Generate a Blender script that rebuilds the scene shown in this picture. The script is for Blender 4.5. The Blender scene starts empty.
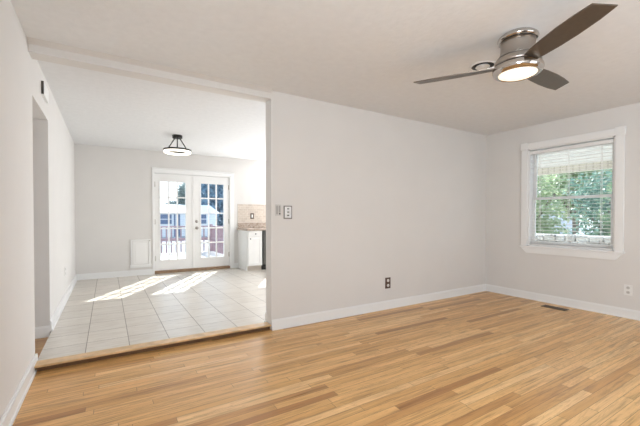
import bpy, bmesh, math, random
from mathutils import Vector, Matrix
random.seed(7)
scene = bpy.context.scene
COL = scene.collection
R = math.radians

# ------------------------------------------------------------------ camera
CAM_H = 1.1531
cam_d = bpy.data.cameras.new('camera'); cam = bpy.data.objects.new('camera', cam_d); COL.objects.link(cam)
cam.location = (0, 0, CAM_H)
cam.rotation_euler = (R(90 - 0.765), 0, -0.55236)
cam_d.sensor_fit = 'HORIZONTAL'; cam_d.sensor_width = 36.0
cam_d.lens = 344.86 * 36.0 / 640.0
cam_d.shift_y = (222.10 - 213.0) / 640.0
cam_d.clip_start = 0.03; cam_d.clip_end = 300
scene.camera = cam

# ------------------------------------------------------------------ light
scene.view_settings.view_transform = 'Standard'
scene.view_settings.look = 'None'
scene.view_settings.exposure = 0.0
scene.view_settings.gamma = 1.0
scene.view_settings.use_curve_mapping = False

W = bpy.data.worlds.new('sky'); scene.world = W; W.use_nodes = True
wn = W.node_tree.nodes; wl = W.node_tree.links
bg = wn['Background']; bg.inputs['Strength'].default_value = 2.0
tc = wn.new('ShaderNodeTexCoord'); sp = wn.new('ShaderNodeSeparateXYZ'); rp = wn.new('ShaderNodeValToRGB')
wl.new(tc.outputs['Generated'], sp.inputs[0]); wl.new(sp.outputs['Z'], rp.inputs[0]); wl.new(rp.outputs[0], bg.inputs['Color'])
rp.color_ramp.elements[0].position = 0.0; rp.color_ramp.elements[0].color = (0.93, 0.96, 1.0, 1)
rp.color_ramp.elements[1].position = 0.7; rp.color_ramp.elements[1].color = (0.55, 0.74, 1.0, 1)

sun_d = bpy.data.lights.new('sun', 'SUN'); sun = bpy.data.objects.new('sun', sun_d); COL.objects.link(sun)
sun_d.energy = 12.0; sun_d.angle = R(0.6); sun_d.color = (1.0, 0.96, 0.90)
sun.rotation_euler = Vector((-1.175, -2.03, -1.805)).to_track_quat('-Z', 'Y').to_euler()
sun.location = (8, 14, 12)

def area(name, loc, direction, sx, sy, power, color):
    d = bpy.data.lights.new(name, 'AREA'); o = bpy.data.objects.new(name, d); COL.objects.link(o)
    d.shape = 'RECTANGLE'; d.size = sx; d.size_y = sy; d.energy = power; d.color = color
    o.location = loc; o.rotation_euler = Vector(direction).to_track_quat('-Z', 'Y').to_euler()
    return o
# added fill lamps beside and behind the camera, in the kitchen and hall
# (tilted upwards to brighten the ceilings as well)
area('fill_beside_camera', (-0.46, -0.65, 1.4), (1, 0.3, 0.95), 1.0, 1.5, 92, (0.88, 0.94, 1.0))
area('fill_behind_camera', (3.0, -1.38, 1.35), (0.12, 1, 0.3), 1.6, 1.55, 27, (0.90, 0.95, 1.0))
area('fill_at_kitchen_window', (3.82, 7.34, 1.66), (-0.3, -1, 0.15), 0.9, 1.0, 82, (0.93, 0.96, 1.0))
area('fill_kitchen_side', (4.95, 4.6, 1.4), (-1, -0.12, 0.25), 1.9, 1.6, 62, (0.93, 0.96, 1.0))
area('fill_hall', (-2.55, 3.8, 1.35), (1, 0, 0.1), 0.6, 1.2, 14, (0.95, 0.97, 1.0))

# ------------------------------------------------------------------ materials
MATS = {}
def mat(name, col, rough=0.5, metal=0.0, bump=0.0, bump_scale=40, noise=0.0, noise_scale=8, spec=0.5, emit=None, emit_s=0):
    if name in MATS: return MATS[name]
    m = bpy.data.materials.new(name); m.use_nodes = True
    nt = m.node_tree; b = nt.nodes['Principled BSDF']
    b.inputs['Base Color'].default_value = (*col, 1); b.inputs['Roughness'].default_value = rough
    b.inputs['Metallic'].default_value = metal; b.inputs['Specular IOR Level'].default_value = spec
    if emit:
        b.inputs['Emission Color'].default_value = (*emit, 1); b.inputs['Emission Strength'].default_value = emit_s
    t = nt.nodes.new('ShaderNodeTexCoord')
    if noise > 0:
        n = nt.nodes.new('ShaderNodeTexNoise'); n.inputs['Scale'].default_value = noise_scale; n.inputs['Detail'].default_value = 4
        nt.links.new(t.outputs['Object'], n.inputs['Vector'])
        r = nt.nodes.new('ShaderNodeValToRGB'); nt.links.new(n.outputs['Fac'], r.inputs[0])
        r.color_ramp.elements[0].position = 0.3; r.color_ramp.elements[1].position = 0.7
        r.color_ramp.elements[0].color = (*[c * (1 - noise) for c in col], 1)
        r.color_ramp.elements[1].color = (*[min(1, c * (1 + noise)) for c in col], 1)
        nt.links.new(r.outputs[0], b.inputs['Base Color'])
    if bump > 0:
        n = nt.nodes.new('ShaderNodeTexNoise'); n.inputs['Scale'].default_value = bump_scale; n.inputs['Detail'].default_value = 5
        nt.links.new(t.outputs['Object'], n.inputs['Vector'])
        bp = nt.nodes.new('ShaderNodeBump'); bp.inputs['Strength'].default_value = bump; bp.inputs['Distance'].default_value = 0.004
        nt.links.new(n.outputs['Fac'], bp.inputs['Height']); nt.links.new(bp.outputs[0], b.inputs['Normal'])
    MATS[name] = m
    return m

class NT:
    """tiny helper to write math node graphs"""
    def __init__(s, m): s.nt = m.node_tree; s.b = s.nt.nodes['Principled BSDF']
    def node(s, t, **kw):
        n = s.nt.nodes.new(t)
        for k, v in kw.items(): setattr(n, k, v)
        return n
    def link(s, a, b): s.nt.links.new(a, b)
    def m(s, op, a, b=None, c=None):
        n = s.node('ShaderNodeMath', operation=op)
        for i, v in enumerate((a, b, c)):
            if v is None: continue
            if isinstance(v, (int, float)): n.inputs[i].default_value = v
            else: s.link(v, n.inputs[i])
        return n.outputs[0]
    def comb(s, x, y, z):
        n = s.node('ShaderNodeCombineXYZ')
        for i, v in enumerate((x, y, z)):
            if isinstance(v, (int, float)): n.inputs[i].default_value = v
            else: s.link(v, n.inputs[i])
        return n.outputs[0]
    def ramp(s, fac, stops):
        r = s.node('ShaderNodeValToRGB'); e = r.color_ramp.elements
        while len(e) < len(stops): e.new(0.5)
        for q, (p, c) in zip(e, stops): q.position = p; q.color = (*c, 1)
        s.link(fac, r.inputs[0]); return r.outputs[0]
    def mix(s, fac, a, b, mode='MIX'):
        n = s.node('ShaderNodeMix', data_type='RGBA', blend_type=mode)
        for i, v in ((0, fac), (6, a), (7, b)):
            if isinstance(v, (int, float)): n.inputs[i].default_value = v
            elif isinstance(v, tuple): n.inputs[i].default_value = (*v, 1)
            else: s.link(v, n.inputs[i])
        return n.outputs[2]
    def noise(s, vec, scale, detail=4, rough=0.5, dist=0.0):
        n = s.node('ShaderNodeTexNoise'); n.inputs['Scale'].default_value = scale; n.inputs['Detail'].default_value = detail
        n.inputs['Roughness'].default_value = rough; n.inputs['Distortion'].default_value = dist
        s.link(vec, n.inputs['Vector']); return n.outputs['Fac']

def wood_floor(name, tint=(1, 1, 1)):
    m = bpy.data.materials.new(name); m.use_nodes = True; g = NT(m)
    t = g.node('ShaderNodeTexCoord'); s = g.node('ShaderNodeSeparateXYZ'); g.link(t.outputs['Object'], s.inputs[0])
    x, y = s.outputs['X'], s.outputs['Y']
    pw = 0.0572
    ry = g.m('DIVIDE', y, pw); row = g.m('FLOOR', ry); fy = g.m('FRACT', ry)
    w1 = g.node('ShaderNodeTexWhiteNoise', noise_dimensions='1D'); g.link(row, w1.inputs['W'])
    xs = g.m('ADD', g.m('DIVIDE', x, 1.05), g.m('MULTIPLY', w1.outputs['Value'], 9.0))
    idx = g.m('FLOOR', xs); fx = g.m('FRACT', xs)
    w2 = g.node('ShaderNodeTexWhiteNoise', noise_dimensions='3D'); g.link(g.comb(row, idx, 3.7), w2.inputs['Vector'])
    rnd = w2.outputs['Value']
    base = g.ramp(rnd, [(0.0, (0.42, 0.19, 0.058)), (0.09, (0.60, 0.31, 0.105)), (0.30, (0.74, 0.42, 0.155)), (0.75, (0.84, 0.515, 0.212)), (1.0, (0.91, 0.615, 0.30))])
    # long grain and broad figure
    off = g.m('MULTIPLY', rnd, 37.0)
    gv = g.comb(g.m('ADD', g.m('MULTIPLY', x, 2.2), off), g.m('MULTIPLY', y, 42.0), off)
    grain = g.noise(gv, 1.0, 5, 0.6, 0.4)
    fv = g.comb(g.m('ADD', g.m('MULTIPLY', x, 1.3), off), g.m('MULTIPLY', y, 14.0), off)
    fig = g.noise(fv, 1.2, 3, 0.5, 1.5)
    rings = g.m('FRACT', g.m('MULTIPLY', fig, 9.0))
    c = g.mix(g.m('MULTIPLY', g.m('SUBTRACT', 1.0, g.m('SMOOTH_MIN', g.m('MULTIPLY', rings, 2.2), 1.0, 0.2)), 0.42), base, (0.50, 0.26, 0.095))
    c = g.mix(1.0, c, g.ramp(grain, [(0.30, (0.60, 0.54, 0.47)), (0.48, (0.94, 0.92, 0.90)), (0.68, (1.08, 1.08, 1.08))]), 'MULTIPLY')
    # knots and mineral streaks
    kv = g.comb(g.m('ADD', g.m('MULTIPLY', x, 1.9), off), g.m('MULTIPLY', y, 24.0), off)
    kn = g.noise(kv, 1.0, 2, 0.5, 0.6)
    c = g.mix(g.ramp(kn, [(0.62, (0, 0, 0)), (0.72, (0.62, 0.62, 0.62))]), c, (0.38, 0.19, 0.075))
    gapy = g.m('LESS_THAN', g.m('MINIMUM', fy, g.m('SUBTRACT', 1.0, fy)), 0.024)
    gapx = g.m('LESS_THAN', g.m('MINIMUM', fx, g.m('SUBTRACT', 1.0, fx)), 0.0016)
    gap = g.m('MAXIMUM', gapy, gapx)
    c = g.mix(g.m('MULTIPLY', gap, 0.7), c, (0.22, 0.10, 0.035))
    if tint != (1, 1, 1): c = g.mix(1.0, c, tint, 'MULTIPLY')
    g.link(c, g.b.inputs['Base Color'])
    rr = g.m('ADD', g.m('MULTIPLY', grain, 0.14), 0.24); g.link(rr, g.b.inputs['Roughness'])
    b = g.node('ShaderNodeBump'); b.inputs['Strength'].default_value = 0.15; b.inputs['Distance'].default_value = 0.002
    g.link(g.m('SUBTRACT', g.m('MULTIPLY', grain, 0.4), gap), b.inputs['Height']); g.link(b.outputs[0], g.b.inputs['Normal'])
    MATS[name] = m
    return m

def tile_floor(name):
    m = bpy.data.materials.new(name); m.use_nodes = True; g = NT(m)
    t = g.node('ShaderNodeTexCoord'); s = g.node('ShaderNodeSeparateXYZ'); g.link(t.outputs['Object'], s.inputs[0])
    x, y = s.outputs['X'], s.outputs['Y']
    tx = g.m('DIVIDE', g.m('ADD', x, 0.161), 0.3165); ty = g.m('DIVIDE', g.m('SUBTRACT', y, 3.635), 0.325)
    ix, iy = g.m('FLOOR', tx), g.m('FLOOR', ty); fx, fy = g.m('FRACT', tx), g.m('FRACT', ty)
    w = g.node('ShaderNodeTexWhiteNoise', noise_dimensions='3D'); g.link(g.comb(ix, iy, 1.3), w.inputs['Vector'])
    rnd = w.outputs['Value']
    streak = g.noise(g.comb(g.m('ADD', g.m('MULTIPLY', x, 5.0), g.m('MULTIPLY', rnd, 30)), g.m('MULTIPLY', y, 38.0), rnd), 1.0, 5, 0.6, 0.6)
    cloud = g.noise(g.comb(x, y, g.m('MULTIPLY', rnd, 9)), 6.0, 3)
    c = g.ramp(streak, [(0.28, (0.52, 0.46, 0.385)), (0.5, (0.655, 0.60, 0.53)), (0.72, (0.74, 0.70, 0.64))])
    c = g.mix(0.25, c, g.ramp(cloud, [(0.3, (0.58, 0.53, 0.46)), (0.7, (0.76, 0.73, 0.67))]))
    v = g.m('ADD', g.m('MULTIPLY', rnd, 0.10), 0.95); c = g.mix(1.0, c, g.comb(v, v, v), 'MULTIPLY')
    ex = g.m('MINIMUM', fx, g.m('SUBTRACT', 1.0, fx)); ey = g.m('MINIMUM', fy, g.m('SUBTRACT', 1.0, fy))
    grout = g.m('LESS_THAN', g.m('MINIMUM', ex, ey), 0.0105)
    c = g.mix(g.m('MULTIPLY', grout, 0.9), c, (0.29, 0.25, 0.21))
    g.link(c, g.b.inputs['Base Color']); g.link(g.m('ADD', g.m('MULTIPLY', grout, 0.4), 0.30), g.b.inputs['Roughness'])
    b = g.node('ShaderNodeBump'); b.inputs['Strength'].default_value = 0.2; b.inputs['Distance'].default_value = 0.002
    g.link(g.m('SUBTRACT', g.m('MULTIPLY', streak, 0.3), grout), b.inputs['Height']); g.link(b.outputs[0], g.b.inputs['Normal'])
    MATS[name] = m
    return m

def speckle(name, stops, scale, rough=0.25):
    m = bpy.data.materials.new(name); m.use_nodes = True; g = NT(m)
    t = g.node('ShaderNodeTexCoord'); f = g.noise(t.outputs['Object'], scale, 6, 0.7, 0.4)
    g.link(g.ramp(f, stops), g.b.inputs['Base Color']); g.b.inputs['Roughness'].default_value = rough
    MATS[name] = m
    return m

def brick_mat(name, c1, c2, mortar, w, h, axes='XZ', rough=0.5, mort=0.006):
    m = bpy.data.materials.new(name); m.use_nodes = True; g = NT(m)
    t = g.node('ShaderNodeTexCoord'); s = g.node('ShaderNodeSeparateXYZ'); g.link(t.outputs['Object'], s.inputs[0])
    v = g.comb(s.outputs[axes[0]], s.outputs[axes[1]], 0.0)
    br = g.node('ShaderNodeTexBrick'); g.link(v, br.inputs['Vector'])
    br.inputs['Color1'].default_value = (*c1, 1); br.inputs['Color2'].default_value = (*c2, 1); br.inputs['Mortar'].default_value = (*mortar, 1)
    br.inputs['Scale'].default_value = 1.0; br.inputs['Mortar Size'].default_value = mort
    br.inputs['Brick Width'].default_value = w; br.inputs['Row Height'].default_value = h
    n = g.noise(t.outputs['Object'], 45.0, 4)
    c = g.mix(1.0, br.outputs['Color'], g.ramp(n, [(0.3, (0.85, 0.84, 0.82)), (0.7, (1.05, 1.05, 1.05))]), 'MULTIPLY')
    g.link(c, g.b.inputs['Base Color']); g.b.inputs['Roughness'].default_value = rough
    MATS[name] = m
    return m

def glass_mat():
    m = bpy.data.materials.new('window_glass'); m.use_nodes = True; nt = m.node_tree
    nt.nodes.remove(nt.nodes['Principled BSDF']); out = nt.nodes['Material Output']
    tr = nt.nodes.new('ShaderNodeBsdfTransparent'); tr.inputs[0].default_value = (0.95, 0.98, 0.99, 1)
    gl = nt.nodes.new('ShaderNodeBsdfGlossy'); gl.inputs['Roughness'].default_value = 0.02
    lw = nt.nodes.new('ShaderNodeLayerWeight'); fr = nt.nodes.new('ShaderNodeMath'); fr.operation = 'MULTIPLY_ADD'
    pw = nt.nodes.new('ShaderNodeMath'); pw.operation = 'POWER'; pw.inputs[1].default_value = 5.0
    nt.links.new(lw.outputs['Facing'], pw.inputs[0]); nt.links.new(pw.outputs[0], fr.inputs[0])
    fr.inputs[1].default_value = 0.9; fr.inputs[2].default_value = 0.03
    mx = nt.nodes.new('ShaderNodeMixShader')
    nt.links.new(fr.outputs[0], mx.inputs[0]); nt.links.new(tr.outputs[0], mx.inputs[1]); nt.links.new(gl.outputs[0], mx.inputs[2])
    nt.links.new(mx.outputs[0], out.inputs[0]); MATS['window_glass'] = m
    return m

def leaf_mat(name, c1, c2):
    m = bpy.data.materials.new(name); m.use_nodes = True; g = NT(m); nt = m.node_tree; out = nt.nodes['Material Output']
    gi = g.node('ShaderNodeNewGeometry')
    col = g.ramp(gi.outputs['Random Per Island'], [(0.0, c1), (1.0, c2)])
    g.link(col, g.b.inputs['Base Color']); g.b.inputs['Roughness'].default_value = 0.5
    tl = g.node('ShaderNodeBsdfTranslucent'); g.link(col, tl.inputs[0])
    mx = g.node('ShaderNodeMixShader'); mx.inputs[0].default_value = 0.4
    g.link(g.b.outputs[0], mx.inputs[1]); g.link(tl.outputs[0], mx.inputs[2]); g.link(mx.outputs[0], out.inputs[0])
    MATS[name] = m
    return m

M_WALL = mat('painted_wall', (0.735, 0.715, 0.69), 0.75, bump=0.05, bump_scale=60, noise=0.012, noise_scale=3, spec=0.25)
M_CEIL = mat('textured_ceiling', (0.80, 0.805, 0.81), 0.9, bump=0.55, bump_scale=28, noise=0.02, noise_scale=16, spec=0.15)
M_TRIM = mat('white_trim_paint', (0.86, 0.86, 0.85), 0.35, bump=0.02, bump_scale=15)
M_DOOR = mat('white_door_paint', (0.86, 0.855, 0.84), 0.4, bump=0.02, bump_scale=15)
M_WOOD = wood_floor('oak_strip_floor')
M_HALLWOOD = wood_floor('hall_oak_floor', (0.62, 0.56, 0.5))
M_TILE = tile_floor('beige_floor_tile')
M_SILLWOOD = mat('oak_nosing', (0.68, 0.45, 0.23), 0.35, noise=0.18, noise_scale=14)
M_DARKSILL = mat('brown_door_sill', (0.30, 0.19, 0.11), 0.5, noise=0.2, noise_scale=20)
M_NICKEL = mat('brushed_nickel', (0.46, 0.425, 0.39), 0.30, 1.0, bump=0.03, bump_scale=90)
M_CHROME = mat('polished_nickel', (0.56, 0.525, 0.49), 0.07, 1.0, bump=0.005, bump_scale=9)
M_GAP = mat('dark_gap', (0.03, 0.028, 0.026), 0.6, noise=0.1)
M_BLADE = mat('silver_blade_paint', (0.165, 0.138, 0.112), 0.36, 0.75, noise=0.05, noise_scale=30)
M_BLACK = mat('black_metal', (0.018, 0.017, 0.016), 0.45, 0.3, noise=0.1)
M_GLOWFAN = mat('lit_fan_diffuser', (0.95, 0.9, 0.82), 0.4, noise=0.02, emit=(1.0, 0.86, 0.66), emit_s=0.95)
M_GLOWRING = mat('lit_ring_diffuser', (0.95, 0.93, 0.88), 0.4, noise=0.02, emit=(1.0, 0.93, 0.80), emit_s=1.5)
M_PLASTIC = mat('white_plastic', (0.84, 0.835, 0.82), 0.35, noise=0.02)
M_GREYPL = mat('light_grey_plate', (0.60, 0.585, 0.56), 0.4, noise=0.04)
M_BROWNPL = mat('brown_plate', (0.10, 0.062, 0.045), 0.4, noise=0.1)
M_DARK = mat('dark_slot', (0.05, 0.045, 0.04), 0.5, noise=0.1)
M_BRONZE = mat('bronze_register', (0.16, 0.12, 0.085), 0.45, 0.6, noise=0.15)
M_CAB = mat('white_cabinet_paint', (0.86, 0.855, 0.835), 0.4, noise=0.015)
M_TOE = mat('beige_toe_kick', (0.55, 0.49, 0.42), 0.5, noise=0.05)
M_GRANITE = speckle('speckled_granite', [(0.32, (0.09, 0.06, 0.045)), (0.45, (0.36, 0.27, 0.21)), (0.55, (0.55, 0.47, 0.40)), (0.68, (0.20, 0.14, 0.11))], 42)
M_SPLASH = brick_mat('beige_stone_backsplash', (0.66, 0.58, 0.50), (0.56, 0.48, 0.41), (0.70, 0.65, 0.58), 0.10, 0.05, 'XZ', 0.4, 0.004)
M_APPL = mat('dark_stainless', (0.10, 0.10, 0.095), 0.3, 0.9, noise=0.05)
M_BLIND = mat('white_blind_slat', (0.88, 0.87, 0.85), 0.4, noise=0.01)
M_GLASS = glass_mat()
M_DECK = brick_mat('weathered_deck_boards', (0.52, 0.49, 0.47), (0.46, 0.43, 0.41), (0.25, 0.22, 0.2), 4.0, 0.14, 'XY', 0.7, 0.006)
M_RAIL = mat('red_brown_stained_wood', (0.33, 0.225, 0.25), 0.7, noise=0.15)
M_SIDING = brick_mat('white_lap_siding', (0.76, 0.79, 0.83), (0.74, 0.77, 0.82), (0.52, 0.56, 0.62), 6.0, 0.16, 'XZ', 0.6, 0.012)
M_ROOF = mat('pale_roof_shingles', (0.82, 0.83, 0.84), 0.8, noise=0.06, noise_scale=3)
M_FARGLASS = mat('blue_grey_window', (0.10, 0.15, 0.26), 0.15, noise=0.1)
M_GROUND = mat('pale_ground', (0.27, 0.30, 0.32), 0.95, noise=0.2, noise_scale=1.5)
M_STONE = speckle('pale_fieldstone', [(0.35, (0.16, 0.15, 0.14)), (0.45, (0.55, 0.53, 0.50)), (0.65, (0.78, 0.77, 0.74))], 7, 0.9)
M_PORCH = brick_mat('cream_beadboard', (0.88, 0.83, 0.73), (0.86, 0.81, 0.71), (0.70, 0.65, 0.56), 0.10, 4.0, 'YZ', 0.6, 0.012)
M_PORCHC = brick_mat('white_porch_ceiling_boards', (0.92, 0.91, 0.88), (0.91, 0.90, 0.87), (0.66, 0.64, 0.6), 6.0, 0.17, 'YX', 0.6, 0.010)
M_BARK = mat('grey_bark', (0.20, 0.165, 0.13), 0.9, bump=0.5, bump_scale=12, noise=0.25)
M_LEAFA = leaf_mat('mid_green_leaves', (0.11, 0.19, 0.12), (0.27, 0.37, 0.23))
M_LEAFB = leaf_mat('blue_green_leaves', (0.10, 0.20, 0.16), (0.30, 0.44, 0.36))
M_LEAFC = leaf_mat('pale_green_leaves', (0.28, 0.38, 0.20), (0.55, 0.62, 0.42))
M_LEAFE = leaf_mat('hazy_grey_green_leaves', (0.18, 0.24, 0.23), (0.42, 0.50, 0.48))  # grey haze is mixed into these leaf colours
M_LEAFD = leaf_mat('hazy_blue_leaves', (0.13, 0.26, 0.36), (0.34, 0.52, 0.66))  # blue haze put into the leaf colour

# ------------------------------------------------------------------ mesh helpers
class MB:
    def __init__(s): s.bm = bmesh.new()
    def box(s, x0, x1, y0, y1, z0, z1, bev=0.0, mtx=None):
        r = bmesh.ops.create_cube(s.bm, size=1.0)
        vs = r['verts']
        for v in vs:
            v.co = Vector((x0 + (v.co.x + .5) * (x1 - x0), y0 + (v.co.y + .5) * (y1 - y0), z0 + (v.co.z + .5) * (z1 - z0)))
        if bev > 0:
            es = {e for v in vs for e in v.link_edges}
            rr = bmesh.ops.bevel(s.bm, geom=list(es), offset=bev, segments=2, affect='EDGES', profile=0.5)
            vs = list({v for f in rr['faces'] for v in f.verts} | {v for v in vs if v.is_valid})
        if mtx: bmesh.ops.transform(s.bm, matrix=mtx, verts=vs)
        return s
    def lathe(s, prof, c, seg=40, axis='Z', close=True):
        rings = []
        for (r, h) in prof:
            ring = []
            for i in range(seg):
                a = 2 * math.pi * i / seg
                p = (r * math.cos(a), r * math.sin(a), h)
                if axis == 'X': p = (p[2], p[0], p[1])
                if axis == 'Y': p = (p[0], p[2], p[1])
                ring.append(s.bm.verts.new(Vector(c) + Vector(p)))
            rings.append(ring)
        for a, b in zip(rings, rings[1:]):
            for i in range(seg):
                j = (i + 1) % seg
                f = s.bm.faces.new((a[i], a[j], b[j], b[i])); f.smooth = True
        if close:
            s.bm.faces.new(rings[0]); s.bm.faces.new(rings[-1])
        return s
    def tube(s, p, q, r, seg=10):
        p, q = Vector(p), Vector(q); d = q - p; L = d.length
        mt = Matrix.Translation(p) @ d.to_track_quat('Z', 'Y').to_matrix().to_4x4()
        res = bmesh.ops.create_cone(s.bm, cap_ends=True, segments=seg, radius1=r, radius2=r, depth=L, matrix=mt @ Matrix.Translation((0, 0, L / 2)))
        for v in res['verts']:
            for f in v.link_faces: f.smooth = len(f.verts) == 4
        return s
    def prism(s, pts, vec, bev=0.0):
        """closed polygon (3D points) swept along vec"""
        a = [s.bm.verts.new(Vector(p)) for p in pts]; b = [s.bm.verts.new(Vector(p) + Vector(vec)) for p in pts]
        n = len(a); s.bm.faces.new(a); s.bm.faces.new(b[::-1])
        for i in range(n): s.bm.faces.new((a[i], b[i], b[(i + 1) % n], a[(i + 1) % n]))
        return s
    def torus(s, c, R_, r_, seg=40, sub=10):
        prof = [(R_ + r_ * math.cos(2 * math.pi * k / sub), r_ * math.sin(2 * math.pi * k / sub)) for k in range(sub + 1)]
        return s.lathe(prof, c, seg, close=False)
    def build(s, name, m, parent=None, origin=None):
        bmesh.ops.recalc_face_normals(s.bm, faces=s.bm.faces)
        me = bpy.data.meshes.new(name); s.bm.to_mesh(me); s.bm.free(); me.materials.append(m)
        o = bpy.data.objects.new(name, me); COL.objects.link(o)
        if parent is not None:
            o.parent = parent
            o.matrix_parent_inverse = Matrix.Translation(parent.location).inverted()
        return o

def tag(o, label, cat, group=None):
    o['label'] = label; o['category'] = cat
    if group: o['group'] = group
    return o
def thing(name, label, cat, loc, group=None):
    o = bpy.data.objects.new(name, None); COL.objects.link(o); o.location = loc; o.empty_display_size = 0.1
    return tag(o, label, cat, group)
def struct(o): o['kind'] = 'structure'; return o

# ------------------------------------------------------------------ room dimensions
H = 2.44; YM = 3.252; XR = 5.075; XL = -0.48; YF = 7.37; XJ = 1.421; ZT = 0.054; TH = 0.14
YB = -1.4; HY0 = 3.39; HY1 = 4.20; HZ = 2.085
DX0, DX1 = 0.78, 2.242; DZ0, DZ1 = 0.115, 2.01

# floors
struct(MB().box(XL - .12, XR + .1, YB, YM + 0.12, -0.12, 0).build('floor', M_WOOD))
struct(MB().box(XL + .012, XR, YM + .115, YF + .01, -0.12, ZT).build('floor_dining', M_TILE))
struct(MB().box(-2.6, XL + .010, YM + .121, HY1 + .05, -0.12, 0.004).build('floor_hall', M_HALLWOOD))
# ceiling
struct(MB().box(XL - .12, XR + .15, YB - .15, YF + .15, H, H + .12).build('ceiling', M_CEIL))
struct(MB().box(-2.6, XL - .121, HY0 - .6, HY1, HZ, HZ + .1).build('ceiling_hall', M_CEIL))
# walls
b = MB(); b.box(XL - .12, XL, YB, -1.15, 0, H); b.box(XL - .12, XL, -1.15, -.15, 0, .65); b.box(XL - .12, XL, -1.15, -.15, 2.15, H); b.box(XL - .12, XL, -.15, HY0, 0, H); b.box(XL - .12, XL, HY0, HY1, HZ, H); b.box(XL - .12, XL, HY1, YF + .14, 0, H)
struct(b.build('wall_left', M_WALL))
b = MB(); b.box(-2.6, XL - .12, HY1, HY1 + .12, 0, H); b.box(-2.72, -2.6, HY0 - .72, HY1 + .12, 0, H); b.box(-2.6, XL - .12, HY0 - .72, HY0 - .6, 0, H)
struct(b.build('wall_hall', M_WALL))
struct(MB().box(XJ, XR, YM, YM + TH, 0, H).build('wall_middle', M_WALL))
WY0, WY1, WZ0, WZ1 = 1.63, 2.618, 0.752, 2.112      # right window opening
b = MB(); b.box(XR, XR + .14, YB, WY0, 0, H); b.box(XR, XR + .14, WY1, YF + .14, 0, H); b.box(XR, XR + .14, WY0, WY1, 0, WZ0); b.box(XR, XR + .14, WY0, WY1, WZ1, H)
struct(b.build('wall_right', M_WALL))
KX0, KX1, KZ0, KZ1 = 3.32, 4.4, 1.12, 2.2           # kitchen window, hidden behind the middle wall
b = MB(); b.box(XL, DX0 - .03, YF, YF + .14, 0, H); b.box(DX0 - .03, DX1 + .03, YF, YF + .14, DZ1 + .03, H); b.box(DX0 - .03, DX1 + .03, YF, YF + .14, -0.1, 0.02)
b.box(DX1 + .03, KX0, YF, YF + .14, 0, H); b.box(KX0, KX1, YF, YF + .14, 0, KZ0); b.box(KX0, KX1, YF, YF + .14, KZ1, H); b.box(KX1, XR, YF, YF + .14, 0, H)
struct(b.build('wall_far', M_WALL))
b = MB()
b.box(XL - .12, 2.2, YB - .14, YB, 0, H); b.box(3.8, XR, YB - .14, YB, 0, H)
for x0, x1 in ((2.2, 3.8),):
    b.box(x0, x1, YB - .14, YB, 0, .55); b.box(x0, x1, YB - .14, YB, 2.15, H)
struct(b.build('wall_back', M_WALL))
# header beam over the wide opening, with a sloped plaster strip where it meets the ceiling
b = MB(); b.box(XL, XJ, YM, YM + TH, 2.357, H)
b.prism([(XL, YM, 2.415), (XL, YM, H), (XL, YM - .055, H)], (XJ - XL, 0, 0))
struct(b.build('trim_1', M_WALL))

# baseboards
BH, BT = 0.105, 0.014
def base_strip(name, segs, z=0.0):
    b = MB()
    for (x0, y0, x1, y1, nx, ny) in segs:
        if abs(nx) > 0:
            xa, xb = sorted((x0, x0 + nx * BT)); b.box(xa, xb, y0, y1, z, z + BH - .012)
            xa, xb = sorted((x0, x0 + nx * BT * .55)); b.box(xa, xb, y0, y1, z + BH - .012, z + BH)
            xa, xb = sorted((x0 + nx * BT, x0 + nx * (BT + .009))); b.box(xa, xb, y0, y1, z, z + .016)
        else:
            ya, yb = sorted((y0, y0 + ny * BT)); b.box(x0, x1, ya, yb, z, z + BH - .012)
            ya, yb = sorted((y0, y0 + ny * BT * .55)); b.box(x0, x1, ya, yb, z + BH - .012, z + BH)
            ya, yb = sorted((y0 + ny * BT, y0 + ny * (BT + .009))); b.box(x0, x1, ya, yb, z, z + .016)
    return struct(b.build(name, M_TRIM))
base_strip('baseboard_left', [(XL, YB, XL, HY0 - .002, 1, 0), (XL - .12, HY0, XL + BT, HY0, 0, 1)])
base_strip('baseboard_left_far', [(XL, HY1 - BT, XL, YF, 1, 0)], ZT)
base_strip('baseboard_hall', [(-2.6, HY1, XL, HY1, 0, -1)], 0.004)
base_strip('baseboard_middle', [(XJ, YM, XR, YM, 0, -1)])
base_strip('baseboard_jamb', [(XJ, YM + .115, XJ, YM + TH, -1, 0)], ZT)
base_strip('baseboard_right', [(XR, YB, XR, YM, -1, 0)])
base_strip('baseboard_far', [(XL, YF, DX0 - .045, YF, 0, -1), (DX1 + .1, YF, 2.43, YF, 0, -1)], ZT)

# oak step nosing between oak floor and tile
b = MB()
b.box(XL + .012, XJ, YM - .002, YM + .118, ZT - .014, ZT + .003, 0.006)
struct(b.build('trim_2', M_SILLWOOD))
struct(MB().box(XL + .012, XJ, YM + .040, YM + .112, 0.0, ZT - .014).build('trim_7', mat('riser_painted_shade', (0.16, 0.085, 0.035), 0.6, noise=0.15)))  # shade under the overhanging nosing, painted as a dark riser colour

# ------------------------------------------------------------------ window on the right wall
win = bpy.data.objects.new('window_1', None); COL.objects.link(win); win.location = (XR, 2.12, WZ0); struct(win)
b = MB(); f = XR - .02
b.box(f, XR, WY1, WY1 + .085, .745, 2.11, 0.004); b.box(f, XR, WY0 - .085, WY0, .745, 2.11, 0.004)
b.box(f, XR, WY0 - .0, WY1 + .0, 2.11, 2.195, 0.004)
for y0, y1 in ((WY1 - .003, WY1 + .095), (WY0 - .095, WY0 + .003)): b.box(f - .008, XR, y0, y1, 2.108, 2.205, 0.004)
b.build('casing', M_TRIM, win)
b = MB(); b.box(XR - .032, XR + .03, WY0 - .095, WY1 + .095, .735, .755, 0.003)
y0, y1 = WY0 - .088, WY1 + .088
b.prism([(f, y0, .735), (f, y1, .735), (f, y1 - .075, .655), (f, y0 + .075, .655)], (.02, 0, 0))
b.build('sill', M_TRIM, win)
b = MB()
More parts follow.
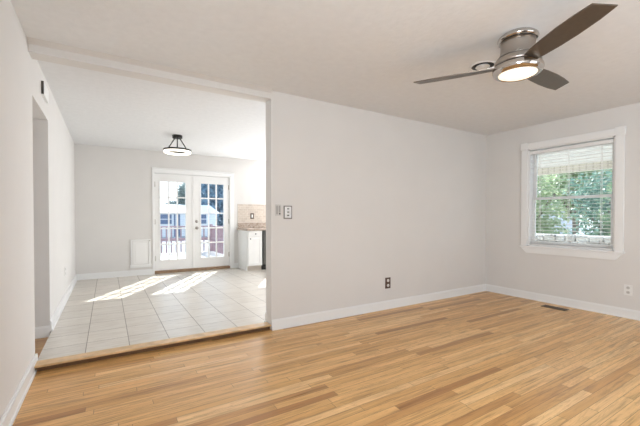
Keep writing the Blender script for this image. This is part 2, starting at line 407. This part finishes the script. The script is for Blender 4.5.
for y0, y1 in ((WY0, WY0 + .02), (WY1 - .02, WY1)): b.box(XR, XR + .14, y0, y1, WZ0, WZ1)
b.box(XR, XR + .14, WY0, WY1, WZ1 - .015, WZ1); b.box(XR, XR + .14, WY0, WY1, WZ0, WZ0 + .012)
b.build('jamb', M_TRIM, win)
def sash(name, x0, x1, z0, z1, st, rb, rt):
    b = MB(); ya, yb = WY0 + .02, WY1 - .02
    b.box(x0, x1, ya, ya + st, z0, z1, .003); b.box(x0, x1, yb - st, yb, z0, z1, .003)
    b.box(x0, x1, ya + st, yb - st, z0, z0 + rb, .003); b.box(x0, x1, ya + st, yb - st, z1 - rt, z1, .003)
    o = b.build(name, M_TRIM, win)
    xm = (x0 + x1) / 2
    MB().box(xm - .002, xm + .002, ya + st, yb - st, z0 + rb, z1 - rt).build('glass', M_GLASS, o)
sash('sash', XR + .100, XR + .128, 1.40, WZ1 - .015, .045, .035, .05)
sash('sash', XR + .068, XR + .096, WZ0 + .012, 1.435, .045, .06, .035)

# blind inside the window
bl = thing('window_blind', 'white slatted venetian blind with open slats, lowered over the window', 'blind', (XR + .035, 2.12, WZ0))
xa, xb = XR + .008, XR + .058; ya, yb = WY0 + .024, WY1 - .024
MB().box(xa - .004, xb, ya, yb, WZ1 - .078, WZ1 - .034, .004).build('headrail', M_BLIND, bl)
b = MB(); n = 29; z0 = WZ0 + .05; z1 = WZ1 - .095
for i in range(n):
    z = z0 + (z1 - z0) * i / (n - 1)
    mt = Matrix.Translation((XR + .033, 0, z)) @ Matrix.Rotation(R(-3), 4, 'Y')
    b.box(-.0245, .0245, ya + .004, yb - .004, -.0014, .0014, 0, mt)
b.build('slats', M_BLIND, bl)
MB().box(xa + .002, xb - .002, ya + .003, yb - .003, WZ0 + .014, WZ0 + .032, .004).build('bottom_rail', M_BLIND, bl)
for yy in (ya + .12, (ya + yb) / 2, yb - .12):
    b = MB(); b.box(xa + .006, xa + .0075, yy - .002, yy + .002, WZ0 + .03, WZ1 - .06); b.box(xb - .0075, xb - .006, yy - .002, yy + .002, WZ0 + .03, WZ1 - .06)
    b.build('ladder_cord', M_BLIND, bl)
MB().tube((xa - .008, yb - .07, WZ1 - .07), (xa - .008, yb - .07, WZ1 - .72), .004, 8).build('tilt_wand', M_PLASTIC, bl)

# ------------------------------------------------------------------ french doors on the far wall
def french(name, x0, x1, gx0, gx1, hinge_x):
    d = bpy.data.objects.new(name, None); COL.objects.link(d); d.location = ((x0 + x1) / 2, YF + .04, DZ0); struct(d)
    ya, yb = YF + .02, YF + .062; gz0, gz1 = .315, 1.862
    b = MB()
    b.box(x0, gx0, ya, yb, DZ0, DZ1); b.box(gx1, x1, ya, yb, DZ0, DZ1); b.box(gx0, gx1, ya, yb, DZ0, gz0); b.box(gx0, gx1, ya, yb, gz1, DZ1)
    b.build('leaf', M_DOOR, d)
    b = MB(); t = .022                                   # raised moulding round the glass
    for (a0, a1, c0, c1) in ((gx0 - t, gx0 + .004, gz0 - t, gz1 + t), (gx1 - .004, gx1 + t, gz0 - t, gz1 + t), (gx0 + .004, gx1 - .004, gz0 - t, gz0 + .004), (gx0 + .004, gx1 - .004, gz1 - .004, gz1 + t)):
        b.box(a0, a1, ya - .009, ya + .004, c0, c1, .003); b.box(a0, a1, yb - .004, yb + .009, c0, c1, .003)
    b.build('glass_moulding', M_DOOR, d)
    b = MB(); mw = .0125
    for k in (1, 2):
        xm = gx0 + (gx1 - gx0) * k / 3; b.box(xm - mw, xm + mw, ya + .004, yb - .004, gz0, gz1)
    for k in range(1, 5):
        zm = gz0 + (gz1 - gz0) * k / 5; b.box(gx0, gx1, ya + .0035, yb - .0035, zm - mw, zm + mw)
    b.build('muntins', M_DOOR, d)
    MB().box(gx0, gx1, YF + .0395, YF + .0425, gz0, gz1).build('glass', M_GLASS, d)
    for hz in (.36, 1.07, 1.80):
        b = MB(); b.box(hinge_x - .011, hinge_x + .011, YF + .010, YF + .019, hz - .048, hz + .048, .002)
        b.tube((hinge_x, YF + .009, hz - .05), (hinge_x, YF + .009, hz + .05), .007)
        b.build('hinge', M_NICKEL, d)
    return d
french('door_1', DX0 + .003, 1.497, .878, 1.356, DX0 + .004)
d2 = french('door_2', 1.503, DX1 - .003, 1.652, 2.134, DX1 - .004)
b = MB(); b.lathe([(.0005, -.062), (.02, -.06), (.028, -.045), (.026, -.03), (.012, -.02), (.012, -.008), (.032, -.006), (.032, 0)], (1.569, YF + .020, .937), 20, 'Y')
b.build('knob', M_NICKEL, d2)
b = MB(); b.lathe([(.010, -.022), (.024, -.016), (.032, 0)], (1.569, YF + .020, 1.071), 20, 'Y'); b.box(1.563, 1.575, YF - .016, YF + .0, 1.05, 1.092, .002)
b.build('deadbolt', M_NICKEL, d2)
MB().box(1.478, 1.522, YF + .008, YF + .0195, DZ0 + .01, DZ1 - .004, .003).build('astragal', M_DOOR, d2)
# frame and casing
b = MB()
b.box(DX0 - .03, DX0, YF - .002, YF + .14, 0.02, DZ1 + .005); b.box(DX1, DX1 + .03, YF - .002, YF + .14, 0.02, DZ1 + .005); b.box(DX0 - .03, DX1 + .03, YF - .002, YF + .14, DZ1 + .005, DZ1 + .03)
b.box(DX0 - .045, DX0 - .008, YF - .018, YF, ZT, DZ1 + .03, .003); b.box(DX1 + .012, DX1 + .1, YF - .018, YF, ZT, DZ1 + .03, .003)
b.box(DX0 - .045, DX1 + .1, YF - .018, YF, DZ1 + .015, DZ1 + .09, .003)
b.box(DX0 - .055, DX1 + .11, YF - .03, YF, DZ1 + .09, DZ1 + .112, .004)
struct(b.build('trim_3', M_TRIM))
b = MB(); b.box(DX0 - .008, DX1 + .012, YF - .012, YF + .015, ZT, DZ0 - .006, .004); b.box(DX0 - .008, DX1 + .012, YF + .015, YF + .15, 0.02, DZ0 - .006)
struct(b.build('trim_4', M_DARKSILL))

# ------------------------------------------------------------------ white panel in the far wall
p = thing('access_panel', 'small white framed access panel low on the far wall left of the double doors', 'panel', (.533, YF, .2))
b = MB(); a0, a1, c0, c1 = .366, .702, .205, .735
b.box(a0, a0 + .03, YF - .022, YF, c0, c1, .003); b.box(a1 - .03, a1, YF - .022, YF, c0, c1, .003)
b.box(a0 + .03, a1 - .03, YF - .022, YF, c1 - .028, c1, .003); b.box(a0 - .012, a1 + .012, YF - .034, YF, c0, c0 + .055, .004)
b.build('frame', M_TRIM, p)
b = MB(); b.box(a0 + .038, a1 - .038, YF - .014, YF, c0 + .062, c1 - .034, .003); b.box(a0 + .075, a1 - .075, YF - .018, YF - .012, c0 + .1, c1 - .075, .003)
b.build('door', M_DOOR, p)
MB().box(a1 - .026, a1 - .008, YF - .032, YF - .02, c1 - .036, c1 - .016, .003).build('latch', M_NICKEL, p)

# ------------------------------------------------------------------ kitchen corner
CX0, CX1, CY = 2.433, 2.752, 6.75
cb = thing('base_cabinet', 'white kitchen base cabinet with one drawer above one door, end of the counter', 'cabinet', ((CX0 + CX1) / 2, 7.05, ZT))
b = MB(); b.box(CX0, CX1, CY + .02, YF - .001, ZT + .1, .882); b.box(CX0, CX0 + .02, CY + .085, YF - .001, ZT, ZT + .1)
b.build('body', M_CAB, cb)
MB().box(CX0 + .02, CX1, CY + .085, CY + .1, ZT, ZT + .1).build('toe_kick', M_TOE, cb)
o = MB().box(CX0 + .012, CX1 - .012, CY, CY + .02, .762, .868, .004).build('drawer', M_CAB, cb)
def knob(x, z, par):
    b = MB(); b.lathe([(.0005, -.026), (.011, -.024), (.013, -.017), (.006, -.010), (.006, 0)], (x, CY, z), 14, 'Y'); b.build('knob', M_BLACK, par)
knob(2.598, .815, o)
b = MB(); x0, x1, z0, z1 = CX0 + .012, CX1 - .012, .168, .75; w = .055
b.box(x0, x1, CY + .008, CY + .02, z0, z1); b.box(x0, x0 + w, CY, CY + .01, z0, z1, .002); b.box(x1 - w, x1, CY, CY + .01, z0, z1, .002)
b.box(x0 + w, x1 - w, CY, CY + .01, z0, z0 + w, .002); b.box(x0 + w, x1 - w, CY, CY + .01, z1 - w, z1, .002)
o = b.build('door', M_CAB, cb); knob(2.485, .715, o)
dw = thing('dishwasher', 'dark stainless dishwasher under the counter beside the white cabinet', 'dishwasher', (3.06, 7.05, ZT))
MB().box(2.762, 3.356, CY + .03, YF - .002, ZT + .1, .878).build('body', M_BLACK, dw)
o = MB().box(2.766, 3.352, CY - .012, CY + .028, ZT + .115, .876, .006).build('door', M_APPL, dw)
b = MB(); b.tube((2.81, CY - .05, .80), (3.31, CY - .05, .80), .011); b.tube((2.84, CY - .05, .80), (2.84, CY - .012, .80), .008); b.tube((3.28, CY - .05, .80), (3.28, CY - .012, .80), .008)
b.build('handle', M_NICKEL, o)
MB().box(2.762, 3.356, CY + .07, CY + .09, ZT, ZT + .1).build('kick_plate', M_BLACK, dw)
ct = thing('countertop', 'brown speckled granite countertop with a low granite upstand', 'countertop', (3.2, 7.05, .883))
MB().box(2.405, 4.9, CY - .03, YF - .001, .883, .918, .004).build('slab', M_GRANITE, ct)
MB().box(2.425, 4.9, YF - .022, YF - .001, .918, 1.035, .003).build('upstand', M_GRANITE, ct)
b = MB().box(2.425, KX0 - .02, YF - .009, YF, 1.035, 1.425); struct(b.build('trim_5', M_SPLASH))
struct(MB().box(2.42, KX0 - .02, YF - .014, YF, 1.425, 1.445, .003).build('trim_6', M_SPLASH))

# ------------------------------------------------------------------ plates
def plate_y(name, label, cat, x0, x1, z0, z1, y, mp, t=.007):
    o = thing(name, label, cat, ((x0 + x1) / 2, y, z0)); MB().box(x0, x1, y - t, y, z0, z1, .002).build('cover_plate', mp, o); return o
# brown outlet, middle wall
o = plate_y('wall_outlet', 'dark brown outlet plate with two white sockets low on the middle wall', 'outlet', 2.966, 3.052, .258, .395, YM, M_BROWNPL)
for zc in (.358, .297):
    b = MB(); b.lathe([(.018, -.0035), (.019, 0)], (3.009, YM - .007, zc), 18, 'Y'); q = b.build('socket', M_PLASTIC, o)
    b = MB(); b.box(3.002, 3.004, YM - .0115, YM - .0105, zc - .005, zc + .005); b.box(3.014, 3.016, YM - .0115, YM - .0105, zc - .005, zc + .005); b.build('slot', M_DARK, q)
# dimmer, middle wall, nearest the opening
o = plate_y('dimmer_switch', 'light grey slider dimmer plate nearest the opening on the middle wall', 'switch', 1.463, 1.531, 1.17, 1.288, YM, M_GREYPL)
b = MB(); b.box(1.474, 1.490, YM - .011, YM - .006, 1.185, 1.275, .001); b.build('slider_track', mat('mid_grey_plastic', (.36, .345, .325), .4, noise=.04), o)
b = MB(); b.box(1.502, 1.521, YM - .010, YM - .006, 1.205, 1.275, .001); b.build('rocker', MATS['mid_grey_plastic'], o)
b = MB(); b.box(1.504, 1.519, YM - .013, YM - .006, 1.184, 1.200, .001); b.build('button', M_DARK, o)
# triple switch with dark rim
o = thing('light_switch', 'white triple switch plate with a dark metal rim, right of the dimmer', 'switch', (1.606, YM, 1.14))
b = MB(); x0, x1, z0, z1 = 1.560, 1.652, 1.138, 1.276
b.box(x0, x0 + .008, YM - .012, YM, z0, z1); b.box(x1 - .008, x1, YM - .012, YM, z0, z1); b.box(x0 + .008, x1 - .008, YM - .012, YM, z0, z0 + .012); b.box(x0 + .008, x1 - .008, YM - .012, YM, z1 - .010, z1)
b.build('rim', mat('dark_pewter', (.17, .155, .14), .35, .7, noise=.05), o)
MB().box(x0 + .008, x1 - .008, YM - .009, YM, z0 + .012, z1 - .010).build('cover_plate', M_PLASTIC, o)
for zc in (1.244, 1.209, 1.175):
    MB().box(1.596, 1.616, YM - .020, YM - .008, zc - .006, zc + .006, .002).build('toggle', M_DARK, o)
# kitchen outlet on the backsplash
o = plate_y('wall_outlet', 'dark outlet plate on the beige kitchen backsplash above the counter', 'outlet', 2.712, 2.796, 1.12, 1.25, YF - .009, M_BROWNPL)
MB().box(2.738, 2.770, YF - .020, YF - .015, 1.15, 1.22, .002).build('socket', M_PLASTIC, o)
# white outlet on the right wall
o = thing('wall_outlet', 'white outlet plate low on the right wall below the window', 'outlet', (XR, 1.50, .263))
MB().box(XR - .007, XR, 1.462, 1.540, .262, .381, .002).build('cover_plate', M_PLASTIC, o)
for zc in (.348, .296):
    q = MB().lathe([(.017, -.0105), (.018, -.006)], (XR, 1.501, zc), 18, 'X').build('socket', M_GREYPL, o)
    b = MB(); b.box(XR - .0125, XR - .0105, 1.494, 1.496, zc - .005, zc + .005); b.box(XR - .0125, XR - .0105, 1.506, 1.508, zc - .005, zc + .005); b.build('slot', M_DARK, q)
# white outlet, far left wall
o = thing('wall_outlet', 'small white outlet plate low on the left wall of the tiled room', 'outlet', (XL, 5.6, .39))
MB().box(XL, XL + .007, 5.565, 5.635, .39, .505, .002).build('cover_plate', M_PLASTIC, o)
for zc in (.475, .42): MB().lathe([(.018, .006), (.017, .0105)], (XL, 5.6, zc), 16, 'X').build('socket', M_GREYPL, o)
# door chime high on the left wall over the hall opening
o = thing('door_chime', 'white box door chime high on the left wall above the hallway opening', 'door chime', (XL, 3.95, 2.2))
MB().box(XL, XL + .022, 3.80, 4.08, 2.215, 2.335, .004).build('cover', M_PLASTIC, o)
b = MB(); b.box(XL + .003, XL + .020, 3.796, 3.801, 2.22, 2.33)
b.build('dark_end_plate', M_DARK, o)  # thin dark plate on the near end of the cover

# ------------------------------------------------------------------ floor register
o = thing('floor_register', 'brown metal floor register set in the oak floor by the right wall', 'vent', (4.84, 2.16, 0))
b = MB(); x0, x1, y0, y1 = 4.785, 4.905, 2.02, 2.30
b.box(x0, x0 + .016, y0, y1, 0, .006, .002); b.box(x1 - .016, x1, y0, y1, 0, .006, .002); b.box(x0, x1, y0, y0 + .016, 0, .006, .002); b.box(x0, x1, y1 - .016, y1, 0, .006, .002)
b.build('frame', M_BRONZE, o)
b = MB()
for k in range(12): yy = y0 + .026 + k * .0207; b.box(x0 + .014, x1 - .014, yy, yy + .009, .001, .005)
b.box(x0 + .057, x0 + .063, y0 + .015, y1 - .015, .001, .0055)
b.build('louvers', M_BRONZE, o)
MB().box(x0 + .01, x1 - .01, y0 + .01, y1 - .01, 0.0, .0012).build('duct', M_GAP, o)

# ------------------------------------------------------------------ ceiling fan
FX, FY = 2.478, 1.356
fan = thing('ceiling_fan', 'brushed nickel three blade ceiling fan with a lit round lamp', 'ceiling fan', (FX, FY, H))
c = (FX, FY, 0)
MB().lathe([(.108, H), (.112, H - .006), (.127, H - .016), (.130, H - .028), (.125, H - .040), (.116, H - .042), (.10, H - .042)], c, 56).build('canopy_ring', M_CHROME, fan)
MB().lathe([(.108, H - .038), (.108, H - .050)], c, 48).build('shadow_gap', M_GAP, fan)
MB().lathe([(.104, H - .046), (.112, H - .048), (.109, H - .075), (.109, H - .105), (.114, H - .13), (.126, H - .152), (.134, H - .160)], c, 56).build('neck', M_NICKEL, fan)
MB().lathe([(.128, H - .158), (.128, H - .166)], c, 48).build('seam', M_GAP, fan)
MB().lathe([(.134, H - .164), (.142, H - .170), (.148, H - .196), (.150, H - .210)], c, 56).build('motor_housing', M_NICKEL, fan)
MB().lathe([(.140, H - .208), (.140, H - .220)], c, 48).build('seam', M_GAP, fan)
MB().lathe([(.148, H - .216), (.157, H - .222), (.162, H - .236), (.161, H - .252), (.154, H - .268), (.140, H - .276), (.126, H - .277), (.122, H - .264)], c, 56).build('lamp_ring', M_CHROME, fan)
MB().lathe([(.123, H - .262), (.121, H - .274), (.105, H - .282), (.06, H - .287), (.001, H - .288)], c, 56).build('lamp_diffuser', M_GLOWFAN, fan)
BZ = 2.228
def blade(ang, par):
    # outline in (r, t); the tip is cut at a slant
    out = [(.118, -.045), (.20, -.058), (.32, -.069), (.45, -.074), (.58, -.070), (.685, -.060), (.715, .052), (.60, .066), (.45, .071), (.32, .068), (.20, .058), (.118, .046)]
    bm = MB(); th = .0035
    up = [bm.bm.verts.new((r, t, th)) for r, t in out]; dn = [bm.bm.verts.new((r, t, -th)) for r, t in out]
    n = len(out); bm.bm.faces.new(up); bm.bm.faces.new(dn[::-1])
    for i in range(n): bm.bm.faces.new((up[i], dn[i], dn[(i + 1) % n], up[(i + 1) % n]))
    mt = Matrix.Translation((FX, FY, BZ)) @ Matrix.Rotation(R(ang), 4, 'Z') @ Matrix.Rotation(R(-11), 4, 'X')
    bmesh.ops.transform(bm.bm, matrix=mt, verts=bm.bm.verts)
    o = bm.build('blade', M_BLADE, par)
    k = MB(); k.box(.10, .20, -.035, .035, .0045, .013, .003); bmesh.ops.transform(k.bm, matrix=mt, verts=k.bm.verts); k.build('blade_arm', M_NICKEL, o)
for a in (2.0, 121.5, -118.0): blade(a, fan)

# round ceiling diffuser next to the fan
o = thing('ceiling_vent', 'small round white ceiling vent with dark rings behind the fan', 'vent', (2.725, 1.785, H))
c2 = (2.725, 1.785, 0)
MB().lathe([(.104, H), (.103, H - .004), (.090, H - .006), (.088, H)], c2, 40).build('flange', M_PLASTIC, o)
MB().lathe([(.089, H - .001), (.001, H - .0015)], c2, 40).build('duct', M_GAP, o)
for r in (.054,):
    MB().lathe([(r - .002, H - .003), (r + .003, H - .009), (r - .003, H - .010), (r - .006, H - .004)], c2, 40).build('ring', M_PLASTIC, o)
MB().lathe([(.022, H - .002), (.022, H - .008), (.001, H - .010)], c2, 24).build('hub', M_PLASTIC, o)

# ------------------------------------------------------------------ ring light in the dining room
LX, LY = .944, 5.80
o = thing('ring_ceiling_light', 'black semi flush ceiling light with a glowing ring, in the tiled room', 'ceiling light', (LX, LY, H))
c3 = (LX, LY, 0)
MB().lathe([(.074, H), (.074, H - .042), (.070, H - .046), (.001, H - .046)], c3, 32).build('canopy', M_BLACK, o)
RZ = 2.215
for k in range(3):
    a = R(20 + 120 * k)
    MB().tube((LX + .045 * math.cos(a), LY + .045 * math.sin(a), H - .044), (LX + .183 * math.cos(a), LY + .183 * math.sin(a), RZ - .002), .0085).build('rod', M_BLACK, o)
MB().lathe([(.164, RZ - .02), (.164, RZ + .004), (.207, RZ + .004), (.207, RZ - .02), (.1995, RZ - .02), (.1995, RZ - .010), (.170, RZ - .010), (.170, RZ - .02), (.164, RZ - .02)], c3, 56, close=False).build('ring_frame', M_BLACK, o)
b = MB(); b.lathe([(.171, RZ - .012), (.199, RZ - .012), (.200, RZ - .035), (.197, RZ - .050), (.185, RZ - .056), (.173, RZ - .050), (.170, RZ - .035), (.171, RZ - .012)], c3, 56, close=False); b.build('ring_diffuser', M_GLOWRING, o)

# ------------------------------------------------------------------ outdoors
struct(MB().box(-40, 70, -30, 90, -1.2, -.6).build('ground', M_GROUND))
DK = -.13
struct(MB().box(-3.5, 3.5, YF + .16, 13.7, DK - .2, DK).build('deck', M_DECK))
rl = thing('deck_railing', 'red brown wooden deck railing with square balusters outside the double doors', 'railing', (0, 13.5, DK))
RY, RX = 13.5, 3.4
b = MB(); b.box(-3.4, RX + .06, RY - .06, RY + .06, .80, .845, .006); b.box(RX - .06, RX + .06, 9.0, RY - .06, .80, .845, .006); b.build('top_rail', M_RAIL, rl)
b = MB(); b.box(-3.4, RX, RY - .02, RY + .02, .29, .40); b.box(RX - .02, RX + .02, 9.0, RY - .02, .29, .40); b.build('mid_rail', M_RAIL, rl)
x = -3.3
while x < RX - .08:
    MB().box(x - .021, x + .021, RY + .021, RY + .063, DK, .80).build('baluster', M_RAIL, rl); x += .165
y = 9.1
while y < RY - .1:
    MB().box(RX + .021, RX + .063, y - .021, y + .021, DK, .80).build('baluster', M_RAIL, rl); y += .165
for (px, py) in ((-3.4, RY), (-.9, RY), (1.2, RY), (RX, RY), (RX, 11.2), (RX, 9.0)):
    MB().box(px - .045, px + .045, py - .045, py + .045, DK, .90, .005).build('post', M_RAIL, rl)

struct(MB().box(XR + .15, 8.2, -2.0, 8.0, -.6, -.55).build('bounce_slab', mat('pale_bounce_surface', (0.66, 0.64, 0.60), 0.85, noise=0.08, noise_scale=4)))  # unseen pale slab, added to bounce sunlight onto the porch ceiling
# white neighbouring house
hs = thing('neighbour_house', 'low white sided house with a pale hip roof beyond the deck', 'house', (4.5, 37, -.6))
hx0, hx1, hy0, hy1, ez, rz_ = .2, 9.0, 34.0, 41.0, 1.60, 2.10
MB().box(hx0, hx1, hy0, hy1, -.6, ez).build('wall', M_SIDING, hs)
b = MB(); e = .3
v = [b.bm.verts.new(q) for q in ((hx0 - e, hy0 - e, ez), (hx1 + e, hy0 - e, ez), (hx1 + e, hy1 + e, ez), (hx0 - e, hy1 + e, ez), (hx0 + 1.6, 37.5, rz_ + .35), (hx1 + .3, 37.5, rz_ + .35))]
for q in ((0, 1, 5, 4), (1, 2, 5), (2, 3, 4, 5), (3, 0, 4), (0, 3, 2, 1)): b.bm.faces.new([v[i] for i in q])
b.build('roof', M_ROOF, hs)
for (x0, x1) in ((4.05, 5.0), (7.35, 8.1)):
    b = MB(); b.box(x0 - .08, x1 + .08, hy0 - .05, hy0, .5, 1.5); q = b.build('window', M_ROOF, hs)
    b = MB(); b.box(x0, x1, hy0 - .07, hy0 - .05, 1.03, 1.44); b.box(x0, x1, hy0 - .07, hy0 - .05, .56, .97); b.build('pane', M_FARGLASS, q)
b = MB(); b.box(5.2, 5.32, hy0 - .06, hy0, -.6, 1.45); b.box(5.55, 5.72, hy0 - .06, hy0, -.6, 1.45); b.build('door_trim', M_FARGLASS, hs)

# pale house far to the right
h2 = thing('neighbour_house', 'pale house glimpsed far behind the shrubs outside the blind window', 'house', (24, 11.8, -.6))
MB().box(21.5, 26, 10.3, 13.5, -.6, 2.1).build('wall', M_SIDING, h2)
b = MB(); b.prism([(21.2, 10, 2.1), (21.2, 13.8, 2.1), (21.2, 11.9, 3.2)], (5.1, 0, 0)); b.build('roof', M_ROOF, h2)

# leaves
def crown(name, blobs, n, size, m, parent, seed):
    rnd = random.Random(seed); bm = bmesh.new()
    tot = sum(r[0] * r[1] * r[2] for _, r in blobs)
    for (cc, rr) in blobs:
        k = int(n * rr[0] * rr[1] * rr[2] / tot)
        for _ in range(k):
            d = Vector((rnd.gauss(0, 1), rnd.gauss(0, 1), rnd.gauss(0, 1))).normalized() * (rnd.random() ** .45)
            pos = Vector(cc) + Vector((d.x * rr[0], d.y * rr[1], d.z * rr[2]))
            u = Vector((rnd.gauss(0, 1), rnd.gauss(0, 1), rnd.gauss(0, 1))).normalized()
            w = u.cross(Vector((rnd.gauss(0, 1), rnd.gauss(0, 1), rnd.gauss(0, 1)))).normalized()
            s = size * rnd.uniform(.6, 1.3)
            vs = [bm.verts.new(pos + u * s), bm.verts.new(pos + w * s * .45), bm.verts.new(pos - u * s), bm.verts.new(pos - w * s * .45)]
            bm.faces.new(vs)
    me = bpy.data.meshes.new(name); bm.to_mesh(me); bm.free(); me.materials.append(m)
    o = bpy.data.objects.new(name, me); COL.objects.link(o); o.parent = parent; o.matrix_parent_inverse = Matrix.Translation(parent.location).inverted()
    return o
def tree(name, label, cat, loc, h, rad, m, n, size, seed, trunk=True, flat=1.0, group=None):
    t = thing(name, label, cat, loc, group); rnd = random.Random(seed)
    x, y, z = loc; blobs = [((x, y, z + h * .62), (rad * .75, rad * .75, h * .34 * flat))]
    for k in range(6):
        a = k * 1.05 + rnd.random(); q = rnd.uniform(.35, .62) * rad
        blobs.append(((x + q * math.cos(a), y + q * math.sin(a), z + h * rnd.uniform(.35, .82)), (rad * .5, rad * .5, h * .17)))
    if not trunk: blobs.append(((x, y, z + h * .25), (rad * .95, rad * .95, h * .25)))
    crown('foliage', blobs, n, size, m, t, seed)
    b = MB()
    b.tube((x, y, z), (x, y, z + h * .55), rad * .06 + .02, 8)
    for k in range(4):
        a = k * 1.6 + .4; b.tube((x, y, z + h * (.25 + .06 * k)), (x + rad * .5 * math.cos(a), y + rad * .5 * math.sin(a), z + h * (.55 + .05 * k)), rad * .025 + .01, 6)
    b.build('trunk', M_BARK, t)
    return t
# beyond the deck
tree('tree', 'tall blue green tree standing behind the right end of the white house', 'tree', (12.0, 44.5, -.6), 10.5, 3.1, M_LEAFD, 9000, .36, 11, False)
tree('tree', 'big hazy tree farthest right through the right hand glass door', 'tree', (20.5, 47, -.6), 11.5, 3.0, M_LEAFD, 5200, .34, 12)
tree('tree', 'slender tree rising behind the house roof through the left hand glass door', 'tree', (8.3, 46.5, -.6), 6.6, 1.1, M_LEAFE, 900, .28, 13)
tree('shrub', 'rounded bush just above the house roofline through the left hand glass door', 'shrub', (6.7, 45, -.6), 4.0, 1.5, M_LEAFE, 1200, .24, 14, False)
# outside the right window
shr = [((10.9, 5.5), 3.5, 1.15, M_LEAFC, 'pale green loose shrub at the left outside the blind window'),
       ((10.5, 2.75), 3.4, 1.2, M_LEAFA, 'dark green shrub in the middle outside the blind window'),
       ((10.4, -.2), 3.8, 1.3, M_LEAFA, 'green shrub past the right edge of the blind window'),
       ((14.6, 4.9), 3.6, 1.4, M_LEAFB, 'blue green shrub in the gap behind the two nearer shrubs outside the blind window')]
for k, ((x, y), h, r_, m, lab) in enumerate(shr):
    tree('shrub', lab, 'shrub', (x, y, -.6), h, r_, m, 3600, .085, 30 + k, False)
tree('tree', 'tall pale tree behind the shrubs outside the blind window', 'tree', (19.0, 7.6, -.6), 5.6, 2.0, M_LEAFC, 3000, .16, 51)
# low stone wall
b = MB(); rnd = random.Random(3)
x0 = 8.2
b.box(x0 + .05, x0 + .4, 0.2, 7.5, -.6, .0)
for row in range(6):
    zz = .0 + row * .13; y = 0.2 + .07 * (row % 2)
    while y < 7.4:
        w = rnd.uniform(.13, .27)
        b.box(x0 + rnd.uniform(-.05, .05), x0 + .4, y, y + w - .015, zz, zz + .125 + rnd.uniform(0, .03), .03); y += w
tag(b.build('stone_wall', M_STONE), 'low pale fieldstone wall in front of the shrubs outside the window', 'wall')
# porch roof over the right window
pr = thing('porch_roof', 'cream boarded porch roof edge outside the top of the blind window', 'porch', (6.2, 2.3, 2.44))
MB().prism([(XR + .142, -1.5, 2.24), (7.0, -1.5, 2.08), (7.0, -1.5, 2.40), (XR + .142, -1.5, 2.60)], (0, 9.0, 0)).build('ceiling_boards', M_PORCHC, pr)
MB().box(7.0, 7.12, -1.5, 7.5, 1.96, 2.40).build('fascia', M_PORCH, pr)
for yy in (-1.4, 7.4): MB().box(6.9, 7.02, yy - .06, yy + .06, -.55, 2.09, .006).build('post', M_TRIM, pr)
